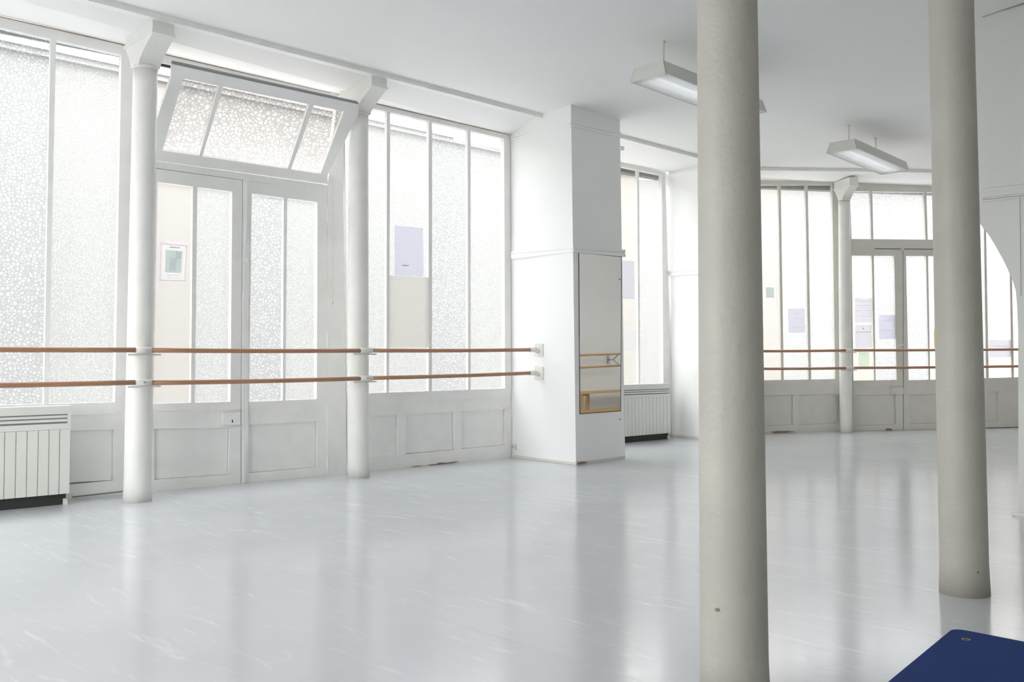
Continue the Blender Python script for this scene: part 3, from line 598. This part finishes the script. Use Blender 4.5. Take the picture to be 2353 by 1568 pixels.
# ------------------------------------------------------------------ radiators
def radiator(pl, qtop, slots, flutes, yt, ybot, label, off, lastx, nleft, capx, footx, name='radiator'):
    """qtop: left and right points of the top front edge; front face lies `off` in front of the wall"""
    a, b = pl.at(*qtop[0], off), pl.at(*qtop[1], off)
    root = thing('radiator', (b.x, b.y, 0), label, 'radiator')
    zt = b.z; zb = .085; u = pl.u; n = pl.n; W_ = (b-a).dot(u); b0 = Vector((b.x, b.y, 0)); a0 = b0-u*W_; dp = .13
    P = lambda s, z, d=0: a0+u*s+n*d+Vector((0, 0, z))
    bd = MB(); bd.hexa([P(0, zb, -.012), P(W_, zb, -.012), P(W_, zt-.004, -.012), P(0, zt-.004, -.012)], [P(0, zb, -dp), P(W_, zb, -dp), P(W_, zt-.004, -dp), P(0, zt-.004, -dp)]); bd.build('body', 'rad', root)
    tcap = MB(); tcap.hexa([P(-.006, zt-.05, 0), P(W_+.006, zt-.05, 0), P(W_+.006, zt, 0), P(-.006, zt, 0)], [P(-.006, zt-.05, -.02), P(W_+.006, zt-.05, -.02), P(W_+.006, zt, -dp-.004), P(-.006, zt, -dp-.004)]); tcap.build('top_cover', 'rad', root, bevel=.003)
    # louvres
    zl = [pl.at(lastx, y, off).z for y in slots]
    for i, z in enumerate(zl[:-1]):
        z2 = zl[i+1]
        sl_ = MB(); sl_.hexa([P(.01, z2+.006, .002), P(W_-.025, z2+.006, .002), P(W_-.025, z-.006, -.004), P(.01, z-.006, -.004)], [P(.01, z2+.012, -.02), P(W_-.025, z2+.012, -.02), P(W_-.025, z, -.02), P(.01, z, -.02)]); sl_.build('louvre', 'rad', root)
    gp = MB(); gp.hexa([P(.008, zl[-1]-.008, -.010), P(W_-.022, zl[-1]-.008, -.010), P(W_-.022, zl[0]+.008, -.010), P(.008, zl[0]+.008, -.010)], [P(.008, zl[-1]-.008, -.014), P(W_-.022, zl[-1]-.008, -.014), P(W_-.022, zl[0]+.008, -.014), P(.008, zl[0]+.008, -.014)]); gp.build('grille_backing', 'seam', root)
    for s0, s1 in ((0, .010), (W_-.024, W_)):
        MB().hexa([P(s0, zl[-1]-.01, 0), P(s1, zl[-1]-.01, 0), P(s1, zt-.048, 0), P(s0, zt-.048, 0)], [P(s0, zl[-1]-.01, -.02), P(s1, zl[-1]-.01, -.02), P(s1, zt-.048, -.02), P(s0, zt-.048, -.02)]).build('end_stile', 'rad', root)
    ztop_p = pl.at(lastx, yt, off).z
    MB().hexa([P(0, ztop_p, 0), P(W_, ztop_p, 0), P(W_, zl[-1]-.008, 0), P(0, zl[-1]-.008, 0)], [P(0, ztop_p, -.02), P(W_, ztop_p, -.02), P(W_, zl[-1]-.008, -.02), P(0, zl[-1]-.008, -.02)]).build('front_band', 'rad', root)
    # fluted panels between the grooves
    gs = [pl.su(pl.at(x, yt+20, off))-pl.su(a0) for x in flutes]; step = (gs[-1]-gs[0])/(len(gs)-1)
    g0 = gs[0]
    while g0-step > 0: g0 -= step; gs.insert(0, g0)
    edges = [0]+gs+[W_]
    for s0, s1 in zip(edges[:-1], edges[1:]):
        if s1-s0 < .01: continue
        MB().hexa([P(s0+.005, zb, 0), P(s1-.005, zb, 0), P(s1-.005, ztop_p-.002, 0), P(s0+.005, ztop_p-.002, 0)], [P(s0+.001, zb, -.012), P(s1-.001, zb, -.012), P(s1-.001, ztop_p-.002, -.012), P(s0+.001, ztop_p-.002, -.012)]).build('flute_panel', 'rad', root)
    for s in (.05, W_-.03):
        f_ = MB(); f_.hexa([P(s-.012, 0, .0), P(s+.014, 0, .0), P(s+.014, .03, .0), P(s-.012, .03, .0)], [P(s-.012, 0, -dp), P(s+.014, 0, -dp), P(s+.014, zb, -dp), P(s-.012, zb, -dp)]); f_.build('foot', 'plas', root)
        MB().hexa([P(s-.008, .02, -.05), P(s+.008, .02, -.05), P(s+.008, zb+.01, -.05), P(s-.008, zb+.01, -.05)], [P(s-.008, .02, -.07), P(s+.008, .02, -.07), P(s+.008, zb+.01, -.07), P(s-.008, zb+.01, -.07)]).build('foot_stem', 'plas', root)
    MB().hexa([P(.02, 0, -.035), P(W_-.02, 0, -.035), P(W_-.02, zb+.01, -.035), P(.02, zb+.01, -.035)], [P(.02, 0, -dp+.01), P(W_-.02, 0, -dp+.01), P(W_-.02, zb+.01, -dp+.01), P(.02, zb+.01, -dp+.01)]).build('under_shade', 'dark', root)  # dark slab added below the body in place of the shade there
    for s in (.12, W_-.12):
        MB().tube([P(s, zt-.3, -dp-.01), P(s, zt-.3, -off)], .012, 8).build('wall_hook', 'plas', root)
    return root
footp = hz(157, 1160)
offA = (footp-PW.A).dot(PW.n)
offA = max(.16, min(.28, offA))
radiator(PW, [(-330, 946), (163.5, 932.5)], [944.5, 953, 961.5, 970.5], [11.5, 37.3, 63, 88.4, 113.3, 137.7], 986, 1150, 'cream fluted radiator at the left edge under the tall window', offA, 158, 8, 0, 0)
fp2 = hz(1541, 1009.5); offB = max(.15, min(.28, (fp2-PW2.A).dot(PW2.n)))
fl2 = [1443.5+i*8.12 for i in range(12)]
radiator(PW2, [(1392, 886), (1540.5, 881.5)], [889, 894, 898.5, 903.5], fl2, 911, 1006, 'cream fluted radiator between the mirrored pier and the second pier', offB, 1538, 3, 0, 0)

# ------------------------------------------------------------------ mirror on the pier
mr = thing('wall_mirror', PF.at(1380, 940)[:], 'tall narrow mirror on the front of the pier, reflecting a bench and barres', 'mirror')
mq = [(1331, 580.5), (1427.5, 591.5), (1425.5, 943.5), (1333.5, 950.5)]
slab('glass', PF, mq, .007, .005, 'mirror', mr)
bx = [(1329.3, 578), (1429, 589.5), (1427, 945.5), (1331.8, 952.5)]
slab('dark_edge', PF, bx, .003, .003, 'silver', mr)
for y in (640, 905): pass
for px, py in ((1424, 642), (1425, 964)): MB().box(PF.at(px, py, .008), (.008, .01, .014)).build('screw', 'chip', mr)

# wall and bench that the mirror shows
def mir(px, py, Y):
    d = ray(px, py); P = PF.at(px, py); r = d-PF.n*2*d.dot(PF.n); return P+r*((Y-P.y)/r.y)
YH = 1.60
hw1, hw2 = mir(1335, 817.6, YH+.25), mir(1418, 813.6, YH+.25)
hb_ = thing('ballet_barre', (hw2.x, YH, 0), 'pair of pale wooden barres on a forked steel bracket, seen only in the pier mirror', 'ballet barre')
l1_, l2_ = mir(1335, 846, YH+.25), mir(1418, 840.4, YH+.25)
rail_between(hb_, hw2+Vector((.1, 0, 0)), hw2-Vector((3.2, 0, .06)), .02, 'pine'); rail_between(hb_, l2_+Vector((.1, 0, 0)), l2_-Vector((3.2, 0, .06)), .02, 'pine')
for xx in (hw2.x+.02, hw2.x-3.0):
    zc_ = (hw2.z+l2_.z)/2; c_ = Vector((xx, YH+.01, zc_))
    bk_ = MB().box(c_, (.06, .02, .16)).build('wall_plate', 'chrome', hb_)
    MB().tube([c_, Vector((xx, YH+.12, zc_)), Vector((xx, YH+.25, hw2.z-.02))], .014, 10).build('fork_arm', 'chrome', bk_)
    MB().tube([c_, Vector((xx, YH+.12, zc_)), Vector((xx, YH+.25, l2_.z+.02))], .014, 10).build('fork_arm', 'chrome', bk_)
bn = mir(1333, 903, 2.2); bx0 = bn.x-.02
bench = thing('wooden_bench', (bx0+.9, 2.0, 0), 'honey wood bench with low stretcher, seen only in the pier mirror', 'bench')
sz = .47
xf, xr = mir(1334.5, 925, 2.13).x, mir(1349, 925, 1.87).x; Lb = 2.9
MB().poly([(bx0, 2.19, sz+.017), (bx0+Lb, 2.19, sz+.017), (bx0+Lb+.5, 1.82, sz+.017), (bx0+.5, 1.82, sz+.017)], [(bx0, 2.19, sz-.018), (bx0+Lb, 2.19, sz-.018), (bx0+Lb+.5, 1.82, sz-.018), (bx0+.5, 1.82, sz-.018)]).build('seat', 'pine', bench, bevel=.003)
for dx in (0, Lb-.12):
    for x, y in ((xf, 2.13), (xr, 1.87)): MB().box((x+dx, y, (sz-.02)/2), (.05, .05, sz-.02)).build('leg', 'pine', bench)
    a_, b_ = Vector((xf+dx, 2.12, sz-.045)), Vector((xr+dx, 1.88, sz-.045)); MB().tube([a_, b_], .024, 8).build('cross_rail', 'pine', bench)
MB().box((bx0+.06+Lb/2, 2.16, .125), (Lb, .03, .075)).build('stretcher', 'pine', bench)

# ------------------------------------------------------------------ lamps
def pendant(TL, TR, BR, BL, fTR, rods, label, ztop):
    """near end face corners and the far upper right corner, read in the photo; the top lies level at ztop"""
    a, b = hz(*TL, ztop), hz(*TR, ztop); far = hz(*fTR, ztop)
    ax = Vector((far.x-b.x, far.y-b.y, 0)); Ln = ax.length; ax.normalize(); ay = Vector((ax.y, -ax.x, 0))
    if ay.dot(b-a) < 0: ay = -ay
    wt_ = abs((b-a).dot(ay)); hh = .12; sp = .035
    c = (a+b)/2; c = Vector((c.x, c.y, 0)); root = thing('pendant_lamp', (c.x+ax.x*Ln/2, c.y+ax.y*Ln/2, ztop), label, 'lamp', 'ceiling pendant lamps')
    P = lambda s, t, z: c+ax*s+ay*t+Vector((0, 0, z)); h2 = wt_/2; zb = ztop-hh; t_ = .006
    MB().hexa([P(0, -h2, ztop), P(Ln, -h2, ztop), P(Ln, h2, ztop), P(0, h2, ztop)], [P(0, -h2, ztop-t_), P(Ln, -h2, ztop-t_), P(Ln, h2, ztop-t_), P(0, h2, ztop-t_)]).build('top_tray', 'lamp', root)
    for s in (-1, 1):
        MB().hexa([P(0, s*h2, ztop), P(Ln, s*h2, ztop), P(Ln+sp*.5, s*(h2+sp), zb), P(-sp*.5, s*(h2+sp), zb)], [P(0, s*(h2-t_), ztop), P(Ln, s*(h2-t_), ztop), P(Ln+sp*.5, s*(h2+sp-t_), zb), P(-sp*.5, s*(h2+sp-t_), zb)]).build('side_panel', 'lamp', root)
    for s0, s1, e in ((0, -sp*.5, 1), (Ln, Ln+sp*.5, -1)):
        MB().hexa([P(s0, -h2, ztop), P(s0, h2, ztop), P(s1, h2+sp, zb), P(s1, -h2-sp, zb)], [P(s0+e*t_, -h2, ztop), P(s0+e*t_, h2, ztop), P(s1+e*t_, h2+sp, zb), P(s1+e*t_, -h2-sp, zb)]).build('end_plate', 'lamp', root)
    MB().hexa([P(.01, -h2+.01, ztop-.012), P(Ln-.01, -h2+.01, ztop-.012), P(Ln-.01, h2-.01, ztop-.012), P(.01, h2-.01, ztop-.012)], [P(.01, -h2+.01, ztop-.016), P(Ln-.01, -h2+.01, ztop-.016), P(Ln-.01, h2-.01, ztop-.016), P(.01, h2-.01, ztop-.016)]).build('reflector', 'refl', root)
    for s in (-.35, .35):
        MB().tube([P(.05, s*h2, zb+.05), P(Ln-.05, s*h2, zb+.05)], .013, 12).build('tube', 'tube', root, smooth=True)
    MB().hexa([P(Ln*.5-.003, -h2-.02, zb+.02), P(Ln*.5+.003, -h2-.02, zb+.02), P(Ln*.5+.003, h2+.02, zb+.02), P(Ln*.5-.003, h2+.02, zb+.02)], [P(Ln*.5-.003, -h2+.006, ztop-.02), P(Ln*.5+.003, -h2+.006, ztop-.02), P(Ln*.5+.003, h2-.006, ztop-.02), P(Ln*.5-.003, h2-.006, ztop-.02)]).build('cross_fin', 'refl', root)
    MB().hexa([P(-.008, -h2-sp+.006, zb+.004), P(Ln+.008, -h2-sp+.006, zb+.004), P(Ln+.008, h2+sp-.006, zb+.004), P(-.008, h2+sp-.006, zb+.004)], [P(-.008, -h2-sp+.006, zb+.008), P(Ln+.008, -h2-sp+.006, zb+.008), P(Ln+.008, h2+sp-.006, zb+.008), P(-.008, h2+sp-.006, zb+.008)]).build('diffuser', M['refl2'], root)
    for s in rods:
        q = P(s*Ln, 0, 0)
        MB().tube([Vector((q.x, q.y, ztop-.005)), Vector((q.x, q.y, ZC))], .008, 10).build('rod', 'lamp', root)
        MB().tube([Vector((q.x, q.y, ZC-.02)), Vector((q.x, q.y, ZC+.001))], [.012, .022], 12).build('ceiling_rose', 'lamp', root)
    return root, P, Ln
m = glassmat('lamp_diffuser', (.95, .96, .97), .05, .30, .0); M['refl2'] = m
l1p = hz(1554.4, 89.3, ZC)
r1 = ray(1556.5, 155.6); zt1 = H+r1.z*((Vector((l1p.x, l1p.y, 0))).dot(Vector((Fw.x, Fw.y, 0)))/Vector((r1.x, r1.y, 0)).dot(Vector((Fw.x, Fw.y, 0))))
pendant((1458.9, 156.2), (1524.6, 138.4), None, None, (1752.2, 230.6), (.13, .87), 'white pendant lamp half hidden by the nearest column, hung by a rod', zt1)
l2p = hz(1966.2, 277.6, ZC); r2_ = ray(1967, 320.8); zt2 = H+r2_.z*((Vector((l2p.x, l2p.y, 0))).dot(Vector((Fw.x, Fw.y, 0)))/Vector((r2_.x, r2_.y, 0)).dot(Vector((Fw.x, Fw.y, 0))))
pendant((1905.2, 327.3), (1965.6, 319.3), None, None, (2083, 372.2), (.12, .62), 'white pendant lamp between the two foreground columns, hung by two rods', zt2)

# ------------------------------------------------------------------ papers on the glass
def sheet(pl, q, m, label, d=-.022, name='paper_sheet', cat='paper', lines=None, lm='ink', group='paper sheets on the glass'):
    a = px4(pl, q, d); root = thing(name, ((a[2]+a[3])/2)[:], label, cat, group)
    slab3('sheet', pl, a, .0015, m, root)
    for (x0, y0, x1, y1) in (lines or []):
        def P(u_, v_): t = lerp(q[0], q[1], u_); b_ = lerp(q[3], q[2], u_); return lerp(t, b_, v_)
        slab('printed_line', pl, [P(x0, y0), P(x1, y0), P(x1, y1), P(x0, y1)], d+.001, .0008, lm, root)
    return root
sheet(PW, [(907, 518), (971.7, 524.5), (972.6, 636), (907, 633)], 'lav', 'lavender paper stuck high on the window right of the double door', lines=[(.28, .78, .5, .80)], lm='lav')
sheet(PW, [(893, 633), (988, 638.3), (988, 799), (893, 799.5)], 'card', 'beige board filling one pane below the lavender paper', d=-.02, name='blanking_board', cat='board')
po = sheet(PW, [(365.9, 551.4), (432.9, 558), (428, 650.5), (363.2, 649)], 'pap', 'pale poster with pink border and grey picture on the double door', name='poster', cat='poster')
def pin(q, q2, m, nm, d=-.0205):
    P = lambda u_, v_: lerp(lerp(q[0], q[1], u_), lerp(q[3], q[2], u_), v_); x0, y0, x1, y1 = q2
    slab(nm, PW, [P(x0, y0), P(x1, y0), P(x1, y1), P(x0, y1)], d, .0008, m, po)
Q = [(365.9, 551.4), (432.9, 558), (428, 650.5), (363.2, 649)]
for r_ in ((.06, .07, .96, .095), (.06, .94, .96, .965), (.06, .07, .085, .965), (.935, .07, .96, .965)): pin(Q, r_, 'ppink', 'border_line')
pin(Q, (.23, .22, .80, .76), 'ppic', 'picture'); pin(Q, (.38, .40, .62, .70), 'ppale', 'picture_patch', -.0195); pin(Q, (.58, .24, .78, .42), 'ppale', 'picture_patch', -.0195)
pin(Q, (.38, .13, .70, .165), 'ink', 'heading_line'); pin(Q, (.30, .82, .70, .835), 'ppic', 'text_line'); pin(Q, (.34, .88, .78, .89), 'ppic', 'text_line')
sheet(PW2, [(1424, 598), (1457, 601), (1458, 688), (1425, 686)], 'lav', 'lavender paper on the window glass right behind the mirrored pier')
sheet(PW2, [(1428, 754), (1462.5, 755.5), (1462.5, 802.5), (1428, 802)], 'pap', 'small white paper low on the glass right behind the mirrored pier')
sheet(FAR, [(1757, 651.5), (1785, 652), (1786, 706), (1758, 706)], 'pap', 'pale framed print beside the nearest column, on the far window', name='poster', cat='poster', lines=[(.1, .17, .75, .6)], lm='ppic')
ln = [(.28, .2, .72, .215), (.5, .4, .85, .41), (.55, .47, .8, .48), (.2, .76, .9, .775)]
sheet(FAR, [(1811, 710), (1848.7, 709), (1849.7, 764.6), (1812, 765.2)], 'lav', 'lavender printed sheet alone on the far window left of the slim column', lines=ln)
sheet(FAR, [(1965, 685.5), (2002.7, 685.5), (2003, 741.5), (1965.3, 741.8)], 'lav', 'printed sheet, upper one of two on the far door beside the slim column', lines=[(.05, .11, .95, .122), (.2, .3, .8, .31), (.2, .4, .5, .41), (.1, .5, .9, .51), (.55, .6, .85, .61), (.2, .75, .9, .76)])
sheet(FAR, [(1965.4, 747), (2002.7, 747), (2003.2, 799.3), (1965.8, 799.6)], 'lav', 'printed sheet, lower one of two on the far door, just above the barre', lines=[(.1, .3, .95, .33), (.44, .12, .54, .2)])
sheet(FAR, [(1972.4, 802), (1996.8, 802), (1997.5, 843), (1973, 843.3)], 'grn', 'green paper between the two far barres on the door', lines=[(.1, .22, .9, .235), (.2, .32, .8, .335)], lm='grn')
sheet(FAR, [(2019.3, 724), (2056.8, 724), (2057.5, 779.6), (2020, 779.8)], 'lav', 'lavender sheet on the second pane of the far door', lines=[(.35, .22, .75, .235), (.15, .64, .9, .655)])
sheet(FAR, [(2146.5, 756.6), (2177, 756.4), (2177.5, 797.3), (2147, 797.4)], 'yel', 'mustard yellow paper on the far door, partly behind the right column')
sheet(FAR, [(2273.5, 782), (2323.6, 781.8), (2324, 820.6), (2274, 820.8)], 'lav', 'lavender sheet behind the barre seen through the arch', lines=[(.2, .35, .85, .38)])

# ------------------------------------------------------------------ small fittings
c0_ = PW.at(764.5, 413, .02); c1_ = PW.at(764.5, 697, .02)
pc = thing('pull_cord', c1_[:], 'thin beige pull cord hanging beside the double door', 'cord')
MB().tube([c0_, (c0_+c1_)/2+Vector((.004, 0, 0)), c1_], .0016, 6).build('cord', 'cord', pc); MB().tube([c1_+Vector((0, 0, .008)), c1_, c1_-Vector((0, 0, .014))], [.003, .009, .004], 10).build('toggle', 'cord', pc)
MB().tube([c0_-PW.n*.02, c0_+PW.n*.004], .008, 8).build('hook', 'plas', pc)
sk = SD.at(1178, 1028, .0)
so_ = thing('wall_socket', sk[:], 'small white socket with plug lead in the corner by the pier', 'socket')
slab('face_plate', SD, [(1175.5, 1021), (1182, 1021.5), (1182, 1034), (1175.5, 1033)], .02, .02, 'plas', so_, bevel=.002)
for x, y in ((1177.5, 1025), (1180, 1025.2), (1177.5, 1029), (1180, 1029.2)): MB().box(SD.at(x, y, .021), (.006, .006, .008)).build('socket_hole', 'dark', so_)
p_ = SD.at(1180, 1034, .025); MB().tube([p_, p_+Vector((-.02, -.02, -.03)), p_+Vector((-.03, -.01, -.065)), SD.at(1177, 1046, .02)], .005, 8).build('lead', 'plas', so_)

for pl, root, q in ((PW, win2, [(981, 1069), (1002, 1066.5), (1010, 1063.5), (1030, 1063.5), (1048, 1060.5), (1056, 1061), (1040, 1064.5), (1012, 1067.5), (990, 1070)]), (PW, win2, [(664+280, 1072.5), (662+300, 1070.5), (975, 1070), (955, 1073)]),
                    (FAR, win4, [(1770, 992.5), (1790, 991), (1812, 991), (1830, 992), (1812, 994.3), (1780, 995.3)]), (FAR, door2, [(2034, 987), (2040, 984.5), (2048, 986), (2052, 989), (2038, 989)]), (PF, pier, [(1326, 1064), (1338, 1061.5), (1350, 1062), (1346, 1065), (1328, 1068)])):
    a = [pl.at(x, y, .016 if pl is PF else .004) for x, y in q]; MB().poly(a, [p-pl.n*.004 for p in a]).build('chipped_patch', 'raw', root)

# ------------------------------------------------------------------ blue mat
ZM = .016
e1_, e2_, e3_ = hz(2353, 1475, ZM), hz(2250, 1455, ZM), hz(2040, 1568, ZM)
f1_ = hz(2165, 1465, ZM)
ua = (e1_-e2_).normalized(); ub_ = (e3_-f1_).normalized()
# corner where the two edge lines meet
def isect(p, u, q, v):
    dt = u.x*v.y-u.y*v.x; t = ((q.x-p.x)*v.y-(q.y-p.y)*v.x)/dt; return p+u*t
cn = isect(e2_, ua, f1_, ub_)
ub_ = (ub_-ua*ub_.dot(ua)*.0).normalized()
R_ = .055; LW, LL = .62, 1.5
qs = []
def corner_pts(c, u, v, r, n=10):                          # rounded corner from edge u to edge v
    a_ = c+u*r; b_ = c+v*r; return [(a_*(1-t)**2+c*(2*t*(1-t))+b_*t*t) for t in [i/n for i in range(n+1)]]
cA = cn+ua*LW; cC = cn+ub_*LL; cB = cA+ub_*LL
ring = corner_pts(cn, ub_, ua, R_)+corner_pts(cA, -ua, ub_, R_)+corner_pts(cB, -ub_, -ua, R_)+corner_pts(cC, ua, -ub_, R_)
mt_root = thing('exercise_mat', (cn.x, cn.y, 0), 'dark blue foam exercise mat with an eyelet, at the lower right corner', 'mat')
eye = hz(2220, 1470.5, ZM)
er = .0135
bm = bmesh.new()
def mk(z, pts): return [bm.verts.new((p.x, p.y, z)) for p in pts]
hole = [Vector((eye.x+math.cos(2*math.pi*i/24)*er, eye.y+math.sin(2*math.pi*i/24)*er, 0)) for i in range(24)]
def face_with_hole(z):
    o = mk(z, ring); h = mk(z, hole)
    ed = [bm.edges.new((o[i], o[(i+1) % len(o)])) for i in range(len(o))]+[bm.edges.new((h[i], h[(i+1) % 24])) for i in range(24)]
    bmesh.ops.triangle_fill(bm, edges=ed, use_beauty=True); return o, h
o1, h1 = face_with_hole(ZM); o2, h2 = face_with_hole(.001)
for o_, p_2 in ((o1, o2), (h1, h2)):
    for i in range(len(o_)): j = (i+1) % len(o_); bm.faces.new((o_[i], o_[j], p_2[j], p_2[i]))
bmesh.ops.recalc_face_normals(bm, faces=bm.faces); bmesh.ops.translate(bm, verts=bm.verts, vec=-Vector((cn.x, cn.y, 0)))
me = bpy.data.meshes.new('foam'); bm.to_mesh(me); bm.free(); link('foam', me, M['mat_'], mt_root)
rb = MB(); k0 = 24
for zz, rr_ in ((.004, er+.0005), (ZM-.001, er+.0005), (ZM+.0012, er+.003), (ZM+.0012, er-.0015), (.004, er-.0015)):
    for i in range(k0): a_ = 2*math.pi*i/k0; rb.v.append(Vector((eye.x+math.cos(a_)*rr_, eye.y+math.sin(a_)*rr_, zz)))
for s_ in range(5):
    for i in range(k0): j = (i+1) % k0; t_ = (s_+1) % 5; rb.f.append((s_*k0+i, s_*k0+j, t_*k0+j, t_*k0+i))
rb.build('eyelet', 'brass', mt_root)

# ------------------------------------------------------------------ outside: yard and the low building across it
struct(MB().box((6, 20, -.3), (70, 60, .2)).build('ground_yard', 'yard'))
struct(MB().box((-20, 0, -.3), (33, 40, .2)).build('ground_yard', 'yard'))
fy = 12.9; tq = ray(378, 190); tt_ = fy/tq.y; zF = H+tq.z*tt_
cx_ = 13.0
A_, B_ = Vector((-9, fy, 0)), Vector((cx_+2, fy, 0)); C2 = B_+FAR.u*14
bd = thing('courtyard_building', (2, fy, 0), 'low cream rendered building across the yard, glimpsed through the open vent', 'building')
def fac(A, B, z0, z1, d0, th, m, nm):
    u = (B-A).normalized(); n = Vector((u.y, -u.x, 0)); a = [A+n*d0+Vector((0, 0, z0)), B+n*d0+Vector((0, 0, z0)), B+n*d0+Vector((0, 0, z1)), A+n*d0+Vector((0, 0, z1))]
    return MB().hexa(a, [p-n*th for p in a]).build(nm, m, bd)
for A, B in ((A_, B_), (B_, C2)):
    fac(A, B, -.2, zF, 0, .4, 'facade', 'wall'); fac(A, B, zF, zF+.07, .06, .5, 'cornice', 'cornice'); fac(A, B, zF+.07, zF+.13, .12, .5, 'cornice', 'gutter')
# dark boxes added outside over the glazing to give the shade of a lintel
for nm, pl, xa, xb, z in (('shade_box_1', PW, -2.8, 7.2, 3.70), ('shade_box_2', PW2, 8.1, 10.7, 3.66), ('shade_box_3', FAR, 11.6, 16.5, 3.63)):
    A, B = wl(xa, pl), wl(xb, pl)
    a = [A-pl.n*.08+Vector((0, 0, z)), B-pl.n*.08+Vector((0, 0, z)), B-pl.n*.08+Vector((0, 0, z+.2)), A-pl.n*.08+Vector((0, 0, z+.2))]
    struct(slab3(nm, pl, a, .12, 'darkext'))
